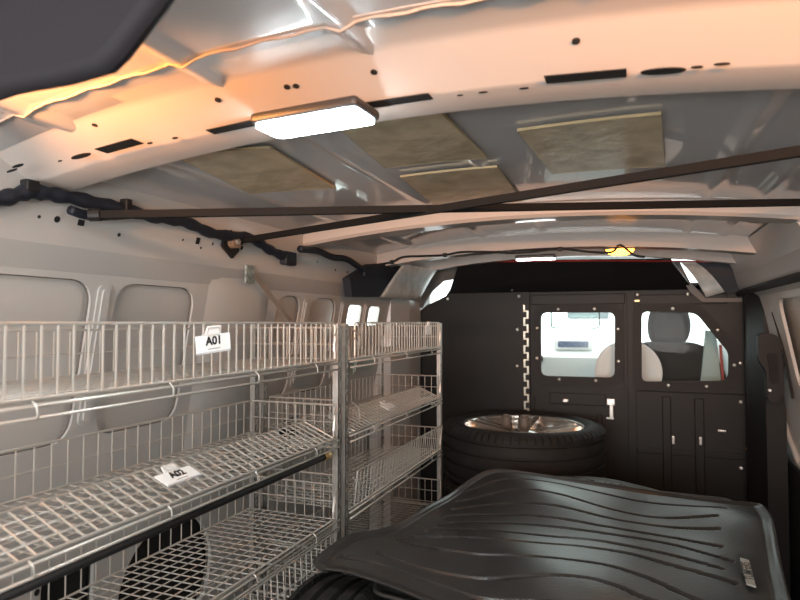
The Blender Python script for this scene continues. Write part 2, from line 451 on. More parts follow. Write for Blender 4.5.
MB().box(q_+Vector((-.01, -.008, -.012)), q_+Vector((.01, .008, .014)), .003).build('clip', blackpl, root)
sp = smoothpath([onX(u, v, -.95)-loc for u, v in ((70, 210), (95, 216), (150, 214), (178, 219))])
MB().tube(sp, .009, 8).build('branch', harn, root, True)
hp2 = [onX(u, v, -.935) for u, v in ((300, 249), (318, 251), (332, 257), (346, 259), (356, 265), (366, 272))]
root = thing('wiring_harness', 'short black harness on left wall beyond the middle roof bow', 'cable', hp2[0])
MB().tube([p-hp2[0] for p in smoothpath(hp2)], .011, 8).build('loom', harn, root, True)
q_ = hp2[-1]-hp2[0]
MB().box(q_-Vector((.01, .03, .02)), q_+Vector((.01, .03, .01)), .004).build('connector', harn, root)
# thin lamp cable along the third bow
cp = [(375, 265), (392, 262), (403, 257), (425, 256), (445, 255), (462, 252), (490, 252), (520, 253), (560, 249), (590, 252), (612, 252), (620, 245), (634, 255), (645, 257)]
cpp = []
for u, v in cp: cpp.append(onY(u, v, 2.236))
root = thing('lamp_cable', 'thin black lamp cable clipped along the third roof bow', 'cable', cpp[6])
MB().tube([p-cpp[6] for p in smoothpath(cpp, 4)], .0045, 6).build('cable', blackpl, root, True)
for i in (1, 4, 8):
    q_ = cpp[i]-cpp[6]; MB().box(q_-Vector((.008, .004, .008)), q_+Vector((.008, .004, .008)), .002).build('clip', blackpl, root)

# ============================================================ LOAD BARS
def bar(a, b, w, t, label, name='load_bar', bracket=False):
    a = Vector(a); b = Vector(b); r = thing(name, label, 'bar', a)
    d = (b-a); n = d.normalized(); s = n.cross(Vector((0, 0, 1))).normalized(); up = s.cross(n)
    mb = MB().prism([s*w/2+up*t/2, -s*w/2+up*t/2, -s*w/2-up*t/2, s*w/2-up*t/2], d)
    mb.build('tube', mat('bar_black', (.007, .007, .007), .8, spec=.2), r)
    return r, n, d
r, n, d = bar(onX(93, 215, -.925), (.44, 1.56, H+.262), .014, .014, 'long straight black load bar crossing the roof below the middle bow')
for q_ in (Vector((0, 0, 0)), d): MB().cyl(q_-n*.006, n, .012, .02, 12).build('end_cap', blackpl, r)
A = onX(238, 241, -.975)
r, n, d = bar(A, (.45, .835, H+.226), .011, .014, 'slanting black load bar reaching from left wall bracket towards the near right')
for q_ in (d,): MB().cyl(q_-n*.006, n, .012, .02, 12).build('end_cap', blackpl, r)
P = Lpt(227, 243)
r = thing('wall_bracket', 'black diamond wall bracket with brown knob holding the slanting bar', 'bracket', (P.x+.006, P.y, P.z))
pts = [(0, 0, .034), (0, .030, .012), (0, .034, -.018), (0, .008, -.040), (0, -.034, -.012), (0, -.026, .020)]
MB().prism(pts, (.008, 0, 0)).build('back_plate', blackpl, r)
MB().cyl((.008, 0, .002), (1, 0, 0), .017, .018, 16).build('knob', mat('knob_brown', (.25, .16, .10), .4), r)
MB().cyl((.026, 0, .002), (1, 0, 0), .007, .006, 12).build('bolt', bolt_m, r)

# steel brace with plate (C pillar to rack)
P = onX(250, 274, -.978)
r = thing('steel_brace', 'flat steel brace with perforated plate slanting from left pillar down to rack', 'brace', P)
MB().box((-.004, -.022, -.026), (.003, .018, .024), .001).build('fixing_plate', mat('galv', (.32, .36, .34), .4, .6, noise=.5, nscale=90), r)
E = onX(290, 321, -.90)-P; S = Vector((.004, .012, -.002))
dd = (E-S); sd = Vector((0, .0065, .0045))
MB().prism([S-sd, S+sd, S+sd+Vector((.003, 0, 0)), S-sd+Vector((.003, 0, 0))], dd).build('strap', mat('galv_strap', (.30, .27, .24), .4, .6), r)

# ============================================================ WIRE RACKS
XF, XB = -.655, -.888
def ladder(mb, x, y, z0, z1, w=.017):
    t = .0022
    mb.box((x-t, y-w/2, z0), (x+t, y-w/2+.0045, z1)); mb.box((x-t, y+w/2-.0045, z0), (x+t, y+w/2, z1))
    mb.box((x-.012, y-w/2-t/2, z0), (x+t, y-w/2+t/2, z1)); mb.box((x-.012, y+w/2-t/2, z0), (x+t, y+w/2+t/2, z1))
    z = z0+.01; k = 0
    while z < z1-.02:
        a = (y-w/2+.003, y+w/2-.003) if k % 2 else (y+w/2-.003, y-w/2+.003)
        mb.add([(x-t, a[0], z), (x-t, a[1], z+.010), (x-t, a[1], z+.018), (x-t, a[0], z+.008), (x+t, a[0], z), (x+t, a[1], z+.010), (x+t, a[1], z+.018), (x+t, a[0], z+.008)],
               [(0, 1, 2, 3), (4, 5, 6, 7), (0, 1, 5, 4), (1, 2, 6, 5), (2, 3, 7, 6), (3, 0, 4, 7)])
        z += .020; k += 1
def rack(y0, y1, label):
    r = thing('wire_rack', label, 'rack', (XF, y0, 0), group='steel wire racks')
    for yy in (0, y1-y0):
        for xx in (0, XB-XF):
            mb = MB(); ladder(mb, xx, yy, .004, H-.004); mb.build('upright', wired, r)
            MB().box((xx-.022, yy-.016, 0), (xx+.012, yy+.016, .006), .001).build('foot', blackpl, r)
        for zz in (.08, H-.30, H-.67):
            MB().tube([(0, yy, zz), (XB-XF, yy, zz)], .0035, 6).build('cross_tie', wire, r)
    return r
rack(.14, 1.292, 'zinc wire rack along the left wall, the long nearer one with tags A01 and A02')
rack(1.330, 2.112, 'zinc wire rack along the left wall, the short farther one next to the stacked wheels')

def basket(y0, y1, z, mode, label, dens=.022, grp='wire baskets on the racks', hh=.088):
    L = y1-y0; D = XB-XF
    r = thing('wire_basket', label, 'basket', (XF, y0, z), group=grp)
    R1, R2 = .0022, .00125
    # floor
    mb = MB(); n = int(L/.0235)
    for i in range(n+1): y = L*i/n; mb.tube([(0, y, 0), (D, y, 0)], R2, 4)
    m = 10
    for i in range(m+1): x = D*i/m; mb.tube([(x, 0, .002), (x, L, .002)], R2 if 0 < i < m else R1, 5)
    mb.build('floor_grid', wire, r)
    # front rails
    mb = MB().tube([(.006, -.012, -.004), (.006, L+.012, -.004)], .0026, 8).tube([(.008, -.012, -.018), (.008, L+.012, -.018)], .0023, 8)
    mb.build('front_rail', wire, r, True)
    k = int(L/.2)
    for i in range(k):
        y = L*(i+.5)/k
        MB().tube([(.006, y, .004), (.012, y+.003, -.004), (.012, y+.005, -.016), (.007, y+.005, -.020)], .0015, 5).build('hinge_clip', wire, r, True)
    # front flap
    if mode == 'up': d = Vector((-.004, 0, 1)).normalized()
    elif mode == 'in': d = Vector((-.915, 0, .40)).normalized()
    elif mode == 'lean': d = Vector((.10, 0, .995)).normalized()
    else: d = Vector((.05, 0, -1)).normalized()
    o0 = Vector((.006, 0, .004)) if mode != 'hang' else Vector((.008, 0, -.024))
    e = .014
    fl_ = [o0+Vector((0, e, 0)), o0+Vector((0, L-e, 0)), o0+Vector((0, L-e, 0))+d*hh, o0+Vector((0, e, 0))+d*hh]
    mb = MB().tube(rs(fl_), .0023, 6, closed=True)
    n = int((L-2*e)/dens)
    for i in range(1, n):
        y = e+(L-2*e)*i/n; mb.tube([o0+Vector((0, y, 0)), o0+Vector((0, y, 0))+d*hh], .0016, 5)
    if mode == 'in' or mode == 'hang':
        for k in (1, 2, 3) if mode == 'in' else (2,): mb.tube([o0+Vector((0, e, 0))+d*hh*k/4, o0+Vector((0, L-e, 0))+d*hh*k/4], .0016, 5)
    mb.build('front_flap', wire, r)
    # back panel
    hb = .080; mb = MB().tube([(D, 0, hb), (D, L, hb)], R1, 6); n = int(L/.030)
    for i in range(n+1): y = L*i/n; mb.tube([(D, y, 0), (D, y, hb)], R2, 5)
    mb.tube([(D, 0, hb*.5), (D, L, hb*.5)], R2, 4)
    mb.build('back_panel', wire, r)
    for yy in (0, L):
        mb = MB().tube([(-.004, yy, 0), (-.004, yy, hb), (D, yy, hb)], R1, 6)
        for i in range(1, 9): x = -.004+(D+.004)*i/9; mb.tube([(x, yy, 0), (x, yy, hb)], R2, 5)
        mb.tube([(-.004, yy, hb*.5), (D, yy, hb*.5)], R2, 4)
        mb.build('end_panel', wire, r)
    # end hooks that catch the flap
    for yy, s in ((.004, 1), (L-.004, -1)):
        MB().tube([(.006, yy, hb*.95), (.012, yy+s*.022, hb*.75), (.012, yy+s*.026, hb*.35), (.006, yy+s*.004, hb*.72)], .0022, 5).build('latch_hook', wire, r)
    return r
def rs(pts, r=.006): # round the corners of a closed 3-D loop
    out = []; k = len(pts)
    for i in range(k):
        p = pts[i]; a = (pts[i-1]-p).normalized()*r; b = (pts[(i+1) % k]-p).normalized()*r
        out += [p+a, p+(a+b)*.3, p+b]
    return out
T = [H-.094, H-.276, H-.462, H-.650]
basket(.165, 1.272, T[0], 'up', 'topmost wire basket of the nearer rack, front panel upright with tag A01')
basket(.165, 1.272, T[1], 'in', 'second wire basket of the nearer rack, front folded inward with tag A02')
basket(.165, 1.272, T[2], 'hang', 'third wire basket of the nearer rack, open front hanging down')
basket(.165, 1.272, T[3]-.02, 'up', 'lowest wire basket of the nearer rack, behind the black tyre')
basket(1.352, 2.092, T[0], 'up', 'topmost wire basket of the farther rack with upright front')
basket(1.352, 2.092, T[1], 'in', 'second wire basket of the farther rack, front folded inward carrying a blank tag')
basket(1.352, 2.092, T[2], 'lean', 'third wire basket of the farther rack, front leaning slightly outward')
basket(1.352, 2.092, T[3], 'hang', 'lowest wire basket of the farther rack with front hanging down')

# tags
def shelf_tag(y, z, x, rot, body, label, w=.076, h=.030, sub=True):
    r = thing('shelf_tag', label, 'tag', (x, y, z), rot, group='white tags on basket fronts')
    # local: card in XZ plane facing -Y ... then rotated
    MB().box((-w/2, -.001, -h), (w/2, .001, 0), .0004).build('card', white_card, r)
    MB().tube([(-.014, .001, 0), (-.012, -.003, .012), (.012, -.003, .012), (.014, .001, 0)], .002, 5).prism([(-.012, -.003, 0), (.012, -.003, 0), (.010, -.002, .014), (-.010, -.002, .014)], (0, .002, 0)).build('clip', clearpl, r)
    if body: text('lettering', body, .019, ink, r, (0, -.0014, -.0105), (math.pi/2, 0, 0), bold=.0005)
    if sub: MB().box((-.012, -.0016, -.0235), (.012, -.001, -.0222)).build('barcode_line', mat('grey_print', (.3, .3, .3), .6), r)
    MB().box((-w/2, -.0016, -h), (w/2, -.001, -h+.003)).build('lower_edge', mat('grey_edge', (.55, .55, .55), .6), r)
RZ = math.pi/2   # card faces +X (towards the aisle)
shelf_tag(.800, H-.020, XF+.021, (0, math.radians(-5), RZ-.22), 'A01', 'white tag reading A01 on the top basket of the nearer rack', w=.068)
# A02 lies on the inward sloping flap
R_in = Matrix.Rotation(math.pi/2, 3, 'Z')
tilt = math.atan2(.40, .915)
Rm = Matrix.Rotation(-(math.pi/2-tilt)+0, 3, 'Y') @ R_in
e_ = Rm.to_euler()
P = onZ(170, 471, T[1]+.040)
shelf_tag(P.y, P.z, P.x+.004, e_, 'A02', 'white tag reading A02 on the inward folded front of the second basket, nearer rack')
P = onZ(384, 404, T[1]+.038)
shelf_tag(P.y, P.z, P.x+.002, e_, '', 'small white tag on the inward folded front of the second basket, farther rack', w=.07, sub=False)
shelf_tag(1.93, H-.012, XF+.013, (0, 0, RZ), '', 'small white tag near the far end of the top basket, farther rack', w=.055, h=.032, sub=True)

# black tube with brass end below the second basket
a = onX(-40, 615, XF-.010); b = onX(324, 457, XF-.010)
r = thing('black_pipe', 'thin black pipe with brass end cap slung under the second basket of nearer rack', 'pipe', b)
MB().tube([Vector(a)-b, (0, 0, 0)], .0075, 10).build('pipe_body', blackpl, r, True)
MB().cyl((0, -.002, 0), (0, 1, 0), .0095, .026, 12).build('brass_cap', brass, r, True)

# ============================================================ BULKHEAD
YB = 2.90
BK = thing('bulkhead', 'black steel bulkhead with two windows separating the cargo bay from the cab', 'partition', (XC, YB, 0))
BL = Vector((XC, YB, 0))
def B(u, v, y=YB): return onY(u, v, y)-BL
def bxz(u, v): p = onY(u, v, YB); return (p.x, p.z)
def plate(name, outer, holes, y, th, m=blackmet, parent=BK):
    me = holed(outer, holes, lambda a, b: (a-BL.x, y-YB, b)); o = put(name, me, m, parent); solid(o, th, 0); return o
ztop = bxz(600, 291)[1]
# left fixed panel with rounded shoulder
xl = bxz(415, 318)[0]
sh = [bxz(*p) for p in ((415, 322), (419, 312), (427, 305), (438, 300), (446, 296), (449, 291))]
lp = [(-1.10, 0), (bxz(517, 300)[0], 0), (bxz(517, 300)[0], ztop)]+sh[::-1]+[(sh[0][0], H-.10), (-1.10, H-.10)]
plate('side_panel', lp, [], YB, .004)
# hinge post
x0, x1 = bxz(517, 300)[0]+.001, bxz(530, 300)[0]
plate('hinge_post', [(x0, 0), (x1, 0), (x1, ztop), (x0, ztop)], [], YB-.008, .012)
# doors
def uvpoly(pts): return [bxz(*p) for p in pts]
wL = rounded(uvpoly(((541, 376), (615.5, 378), (615.5, 312), (541, 312))), .035, 6)
x2 = bxz(626.5, 300)[0]; x3 = bxz(635, 300)[0]; x4 = bxz(746, 300)[0]
zt1 = bxz(600, 294)[1]
dl = plate('door_leaf', [(x1+.003, .12), (x2, .12), (x2, zt1), (x1+.003, zt1)], [wL], YB-.004, .006)
wR = rounded(uvpoly(((641, 382), (728.5, 381), (728.5, 352), (696, 312.5), (641, 311))), [.03, .04, .02, .03, .03], 6)
dr = plate('door_leaf', [(x3, .12), (x4, .12), (x4, zt1), (x3, zt1)], [wR], YB-.004, .006)
# the right end panel
plate('end_panel', [(x4+.002, 0), (.52, 0), (.52, H+.16), (x4+.002, H+.16)], [], YB+.004, .004)
plate('top_rail', [(sh[-1][0], ztop), (x4, ztop), (x4, H+.16), (sh[-1][0]+.02, H+.16)], [], YB+.01, .004)
plate('leak_plate', [(x0-.02, .05), (.50, .05), (.50, ztop+.03), (x0-.02, ztop+.03)], [grow(wL, .006), grow(wR, .006)], YB+.010, .004)  # added plate, blocks cab light leaking through the door gaps
# centre post
MB().prism([(x2+.002-BL.x, -.016, .05), (x3-.002-BL.x, -.016, .05), (x3-.002-BL.x, -.004, .05), (x2+.002-BL.x, -.004, .05)], (0, 0, zt1+.008-.05)).build('centre_post', blackmet, BK)
# window frames (raised rings) and panes
def ring(inner, outer, y0, th, name='window_frame', parent=None, m=blackpl):
    return plate(name, outer, [inner], y0, th, m, parent or BK)
def inward(poly, k): return grow(poly, -k)
fL = ring(inward(wL, .003), grow(wL, .036), YB-.014, .010)
fR = ring(inward(wR, .003), grow(wR, .036), YB-.014, .010)
for p, f in ((wL, fL), (wR, fR)):
    me = holed(p, [], lambda a, b: (a-BL.x, -.004, b)); put('window_pane', me, glassm, f)
# raised grooves / rails of the doors
def strip(name, u0, v0, u1, v1, d=.008, m=blackmet):
    a = B(u0, v0); b = B(u1, v1); MB().box((min(a.x, b.x), -.008-d, min(a.z, b.z)), (max(a.x, b.x), -.006, max(a.z, b.z)), .003).build(name, m, BK)
strip('door_rail', 532, 295, 625, 304, .006); strip('door_rail', 637, 295, 727, 304, .006)
strip('door_rail', 532, 386, 625, 389, .006); strip('door_rail', 637, 391, 744, 394, .006)
strip('stiffener', 662, 396, 672, 500, .016); strip('stiffener', 694, 398, 705, 500, .016)
strip('seam', 600, 446, 625, 448, .004); strip('seam', 637, 452, 744, 454, .004)
strip('lower_rib', 597, 414, 603, 470, .016)
strip('stiffener', 533, 396, 536, 480, .006)
strip('edge_strip', 622.5, 304, 624.5, 386, .003)
# latch plate and handle
strip('latch_plate', 550, 392, 606, 406, .005)
a = B(611, 402)
MB().box((a.x-.018, -.030, a.z-.012), (a.x+.018, -.012, a.z+.018), .003).cyl((a.x, -.040, a.z), (0, 1, 0), .010, .012, 12).box((a.x-.006, -.028, a.z-.068), (a.x+.010, -.020, a.z-.012), .002).box((a.x-.02, -.026, a.z-.074), (a.x+.012, -.018, a.z-.066), .001).build('latch', bolt_m, BK)
for u, v, w, h in ((566, 400, .012, .008), (673, 439, .006, .018), (700, 440, .006, .018), (721, 430, .016, .005), (637, 301, .012, .005)):
    a = B(u, v); MB().box((a.x-w, -.028, a.z-h), (a.x+w, -.012, a.z+h), .003).build('catch', bolt_m if u != 637 else brass, BK)
# piano hinge, toothed
hx = B(526, 300).x
z_ = B(526, 305).z; mb = MB(); k = 0
while z_ > B(526, 480).z:
    s = .010 if k % 2 else -.006
    mb.box((hx+s-.004, -.022, z_-.030), (hx+s+.004, -.014, z_)); mb.box((hx-.010, -.022, z_-.033), (hx+.014, -.014, z_-.027)); z_ -= .033; k += 1
mb.build('hinge', mat('hinge_plate', (.55, .55, .48), .35, .7), BK)
# bolts
for u, v in ((558.6, 309.4), (594.6, 309), (537.6, 328), (618, 329), (537.6, 358), (618.6, 361), (559.6, 379), (596, 380), (519.6, 296.4), (518, 329.6), (518, 365.6),
             (637.4, 294.8), (687.5, 294.2), (672.5, 308.7), (717, 330), (733.5, 364.8), (739.8, 362.7), (668, 385), (706, 386), (740, 401.4), (740, 467), (449, 299)):
    a = B(u, v); mb = MB().lathe([(0.0001, .006), (.004, .0055), (.0075, .003), (.008, 0), (.0001, 0)], 12, True)
    o = mb.build('bolt', bolt_m, BK, True); o.location = (a.x, -.0185, a.z); o.rotation_euler = (math.pi/2, 0, 0)
# header hood above the doors
P_ = [onY(459, 263, 2.73), onY(671, 261, 2.73), Vector((bxz(693, 291)[0], 2.895, ztop)), Vector((bxz(449, 291)[0], 2.895, ztop))]
hood = MB().prism([p-BL for p in P_], (0, .012, .012)).build('hood', mat('hood_black', (.012, .012, .013), .5), BK)
a = onY(452, 262, 2.725)-BL; b = onY(760, 262, 2.725)-BL
MB().tube([a, (a+b)/2+Vector((0, 0, .006)), b], .0035, 6).build('red_seal', redm, BK)
a = B(489+11, 285); 
# little grey stud at left of hood
MB().cyl(B(513, 291)+Vector((0, -.02, 0)), (0, 0, 1), .006, .05, 8).build('stud', mat('stud_grey', (.2, .2, .2), .4, .5), BK)

# silver foil deflectors at both top corners
def curved(name, quad, label, bulge, m=foil, th=.003, cat='panel'):
    q0, q1, q2, q3 = [Vector(x) for x in quad]; c = (q0+q1+q2+q3)/4
    r = tag(MB().grid(12, 8, lambda a, b: (q0*(1-a)*(1-b)+q1*a*(1-b)+q2*a*b+q3*(1-a)*b)+Vector(bulge)*(4*b*(1-b))-c).build(name, m, None, True, loc=c), label, cat)
    solid(r, th, 0); return r
curved('foil_panel', [onX(404, 264, -.90), onY(437, 270, 2.72), onY(419, 301, 2.70), onX(381, 297, -.945)], 'silvery curved foil panel in the top left corner beside the bulkhead', (.0, .02, .02))
curved('foil_panel', [onY(680, 262, 2.74), onY(694, 262, 2.74), onY(725, 292, 2.84), onY(706, 297, 2.84)], 'narrow silvery foil panel in the top right corner above the bulkhead', (.0, .015, .02))
# grey curved trims at both top corners
gtrim = mat('grey_corner_trim', (.10, .095, .09), .45)
mb = MB()
for uv in (((437, 272), (458, 266), (446, 283), (425, 303), (414, 305)),):
    mb.prism([onY(u, v, 2.86) for u, v in ((430, 262), (464, 262), (455, 279), (443, 281), (432, 291), (421, 308), (410, 306), (424, 286))], (0, .02, 0))
    mb.prism([onY(u, v, 2.86) for u, v in ((402, 300), (419, 302), (417, 320), (402, 330))], (0, .02, 0))
struct(mb.build('trim_8', gtrim))
mb = MB()
mb.prism([onY(u, v, 2.87) for u, v in ((668, 262), (680, 262), (690, 282), (706, 298), (742, 298), (742, 302), (702, 302), (690, 292), (681, 277))], (0, .015, 0))
struct(mb.build('trim_9', gtrim))
# pale inner pillars of the cab seen in the gaps
# flat dark slabs left and right of hood
MB().prism([onX(u, v, -.935) for u, v in ((350, 278), (372, 264), (404, 262), (379, 297), (352, 297))], (-.03, 0, 0)).build('recess_slab', harn, wl)
MB().prism([onY(u, v, 2.86) for u, v in ((692, 261), (768, 262), (768, 292), (726, 293))], (0, .02, 0)).build('recess_slab', harn, wr)
# right pillar: black seal and latch housing
pr = struct(MB().prism([(.425, 2.72, 0), (.465, 2.60, 0), (.53, 2.60, 0), (.53, 2.88, 0), (.44, 2.88, 0)], (0, 0, H+.13)).build('trim_10', blackpl))
a = onY(770, 366, 2.46)
r = thing('latch_housing', 'tall black plastic latch housing on the right pillar by the white side door', 'fitting', (a.x, 2.46, a.z))
poly = rounded([(-.035, .115), (.02, .115), (.042, .06), (.042, -.10), (.015, -.135), (-.01, -.12), (-.01, -.02), (-.035, .02)], .02, 5)
MB().prism([(x, 0, z) for x, z in poly], (0, .05, 0)).build('housing', blackpl, r)
MB().prism([(x, -.008, z) for x, z in rounded([(-.008, .045), (.02, .045), (.025, -.06), (.0, -.06)], .01, 4)], (0, .008, 0)).build('striker_slot', dark, r)
MB().cyl((-.004, -.012, -.085), (0, 1, 0), .005, .012, 10).build('screw', bolt_m, r)
# yellow strap
pts = smoothpath([onY(u, v, 2.87) for u, v in ((747, 396), (752, 401), (757, 412), (757, 430), (756, 442), (747, 450))])
r = tag(MB().tube([p-pts[0] for p in pts], .009, 8).build('yellow_hose', yellow, None, True, loc=pts[0]), 'bent yellow hose at the right edge of the bulkhead', 'hose')

# ============================================================ ROOF LAMPS
def lamp_box(name, label, cat, c, sx, sy, sz, rz, m, rx_=0, body=lampbody):
    r = thing(name, label, cat, c, (rx_, 0, rz))
    MB().box((-sx/2, -sy/2, -sz), (sx/2, sy/2, 0), min(sz*.4, .006)).build('lamp_housing', body, r)
    mb = MB(); outl = rounded([(-sx/2+.004, -sy/2+.004), (sx/2-.004, -sy/2+.004), (sx/2-.004, sy/2-.004), (-sx/2+.004, sy/2-.004)], .012, 5)
    mb.prism([(x, y, -sz-.004) for x, y in outl], (0, 0, .005)).build('diffuser', m, r)
    return r
# near work lamp under the flange
cs = [onZ(u, v, H+.272) for u, v in ((250, 122), (361, 107), (376, 121), (278, 140))]
c = sum(cs, Vector())/4
wx = ((cs[1]-cs[0]).length+(cs[2]-cs[3]).length)/2; wy_ = ((cs[3]-cs[0]).length+(cs[2]-cs[1]).length)/2
az = math.atan2((cs[1]-cs[0]).y+(cs[2]-cs[3]).y, (cs[1]-cs[0]).x+(cs[2]-cs[3]).x)
print('lamp', cs, wx, wy_, az)
lamp_box('work_lamp', 'bright rectangular white work lamp hanging under the near roof bow', 'lamp', (c.x, c.y, H+.288), wx, wy_, .015, az, led)
P = onY(536, 258.5, 2.30); lamp_box('work_lamp', 'small glowing white lamp under the third roof bow, left of the amber beacon', 'lamp', (P.x, 2.29, P.z+.012), .15, .05, .014, 0, led2)
# amber beacon
def beacon(name, label, c, m, power=0, aim=(0, 1, .3)):
    r = thing(name, label, 'lamp', c)
    MB().box((-.055, -.02, -.004), (.055, .02, .004), .002).build('base', lampbody, r)
    prof = [(.0001, -.026), (.02, -.025), (.036, -.018), (.042, -.006), (.042, -.003), (.0001, -.003)]
    mb = MB().lathe(prof, 24, True); o = mb.build('amber_lens', m, r, True); o.scale = (1.15, .5, 1)
    if power:
        pd = bpy.data.lights.new('amber_bulb', 'SPOT'); pd.energy = power; pd.color = (1, .36, .08); pd.shadow_soft_size = .02
        pd.spot_size = math.radians(112); pd.spot_blend = .7
        po = bpy.data.objects.new('amber_bulb', pd); COL.objects.link(po); po.parent = r; po.location = (0, .0, -.034)
        po.rotation_euler = Vector(aim).to_track_quat('-Z', 'Y').to_euler()
    return r
P = onY(620, 250, 2.30); beacon('amber_beacon', 'amber beacon lamp glowing under the third roof bow', (P.x, 2.30, P.z+.006), amber)
# amber lamps on the rear header behind the viewpoint
beacon('amber_beacon', 'amber beacon lamp on the roof at the rear left, outside the picture', (-.70, .42, cz(-.70)-.006), amber_b, 16, (.07, .30, .09))
beacon('amber_beacon', 'amber beacon lamp on the roof at the rear right, outside the picture', (.26, .08, cz(.26)-.006), amber_b, 52, (-.06, .55, .24))

# dark grey padded cover hanging at the top left, near
P = onZ(60, 20, H+.20)
cpoly = [onY(u, v, .36) for u, v in ((-60, 110), (0, 90), (55, 80), (96, 68), (112, 52), (150, 2), (190, -60), (-60, -60))]
r = tag(MB().prism(rsx := [p-cpoly[0] for p in cpoly], (.004, .022, .0)).build('padded_cover', greyfab, None, loc=cpoly[0]), 'dark grey smooth cover hanging in the top left corner, close by', 'cover')
bv = r.modifiers.new('soft', 'BEVEL'); bv.width = .012; bv.segments = 4
autosmooth(r, 60)

# ============================================================ WHEELS
def tyre_profile(R=.324, w=.23, ri=.245):
    hw = w/2; p = [(ri, -hw*.86), (ri+.012, -hw*.93), (R-.045, -hw), (R-.022, -hw*.93), (R-.010, -hw*.80)]
    g = [-.62, -.22, .22, .62]
    for c_ in g:
        z = c_*hw
        p += [(R-.0025*(c_*c_)*2, z-.007), (R-.011, z-.005), (R-.011, z+.005), (R-.0025*(c_*c_)*2, z+.007)]
    p += [(R-.010, hw*.80), (R-.022, hw*.93), (R-.045, hw), (ri+.012, hw*.93), (ri, hw*.86), (ri-.008, hw*.6), (ri-.008, -hw*.6)]
    return p
def tyre_mesh(R=.324, w=.23, ri=.245, n=96):
    mb = MB().lathe(tyre_profile(R, w, ri), n)
    # tread sipes on the shoulders
    for s in (-1, 1):
        for i in range(72):
            a = 2*math.pi*i/72; ca, sa = math.cos(a), math.sin(a); h = w/2
            t = .0035; rr0, rr1 = R-.020, R-.004
            q = []
            for (rr, z) in ((R-.028, s*h*.965), (R-.012, s*h*.92), (R+.0015, s*h*.80), (R+.002, s*h*.68), (R-.010, s*h*.68), (R-.03, s*h*.85)):
                q.append((rr, z))
            mb.prism([(rr*ca-t*3*sa, rr*sa+t*3*ca, z) for rr, z in q], (t*6*sa, -t*6*ca, 0))
    return mb.mesh('tyre')
TY = tyre_mesh()
def wheel(loc, label, rim=True, top=True):
    r = thing('car_wheel', label, 'wheel', loc, group='car wheels stacked by the bulkhead')
    o = put('tyre', TY, rubber if not TY.materials else None, r); autosmooth(o, 40)
    # rim barrel
    mb = MB().lathe([(.247, .098), (.243, .104), (.236, .098), (.222, .060), (.215, -.09), (.222, -.104), (.214, -.10), (.206, -.08), (.212, .05), (.228, .088)], 64)
    rb = mb.build('rim', silver, r, True)
    mb = MB().lathe([(.0001, .080), (.030, .080), (.036, .076), (.060, .072), (.066, .04), (.0001, .04)], 32)
    mb.build('hub', silver, r, True)
    for k in range(5):
        a = 2*math.pi*k/5+.35
        for s in (-1, 1):
            d0 = Vector((math.cos(a+s*.25), math.sin(a+s*.25), 0)); d1 = Vector((math.cos(a+s*.16), math.sin(a+s*.16), 0))
            n0 = Vector((-math.sin(a), math.cos(a), 0))
            p0 = d0*.045+Vector((0, 0, .072)); p1 = d1*.230+Vector((0, 0, .100)); w0 = .011
            mb = MB(); mb.add([p0+n0*w0, p0-n0*w0, p0-n0*w0-Vector((0, 0, .022)), p0+n0*w0-Vector((0, 0, .022)), p1+n0*w0, p1-n0*w0, p1-n0*w0-Vector((0, 0, .022)), p1+n0*w0-Vector((0, 0, .022))],
                              [(0, 1, 2, 3), (4, 5, 6, 7), (0, 1, 5, 4), (1, 2, 6, 5), (2, 3, 7, 6), (3, 0, 4, 7)])
            mb.build('spoke', silver, r)
    return r
WX, WY = -.425, 2.50
wheel((WX, WY, .116), 'car wheel at the bottom of the stack before the bulkhead')
wheel((WX, WY, .348), 'car wheel in the middle of the stack before the bulkhead')
wheel((WX, WY, .580), 'car wheel with silver alloy rim on top of the stack before the bulkhead')
for u, v, lab in ((519, 411, 'left of two small grey rubber bungs standing on the alloy wheel'), (534, 413, 'right of two small grey rubber bungs standing on the alloy wheel')):
    p = onZ(u, v, .69); p = Vector((p.x, min(p.y, WY+.02), 0))
    r = thing('rubber_bung', lab, 'bung', (p.x, WY, .661), group=None)
    MB().lathe([(.0001, 0), (.022, 0), (.023, .02), (.020, .030), (.022, .044), (.016, .052), (.0001, .053)], 20).build('bung_body', mat('bung_grey', (.13, .115, .10), .6), r, True)
    MB().lathe([(.0001, .0525), (.010, .0525), (.010, .056), (.0001, .056)], 16).build('bung_cap', mat('bung_top', (.22, .2, .18), .5), r, True)
# lone tyre standing under the corner of the mat
r = thing('tyre', 'black tyre standing upright under the front left corner of the rubber mat', 'tyre', (-.548, 1.065, .292), (0, math.pi/2, 0))
t = put('tyre_body', tyre_mesh(.290, .165, .20, 72), rubber, r); autosmooth(t, 40)
MB().lathe([(.201, .060), (.196, .066), (.180, .03), (.172, -.05), (.176, -.06), (.166, -.05), (.172, .03)], 48).build('rim', mat('steel_rim', (.1, .1, .1), .5, .5), r, True)

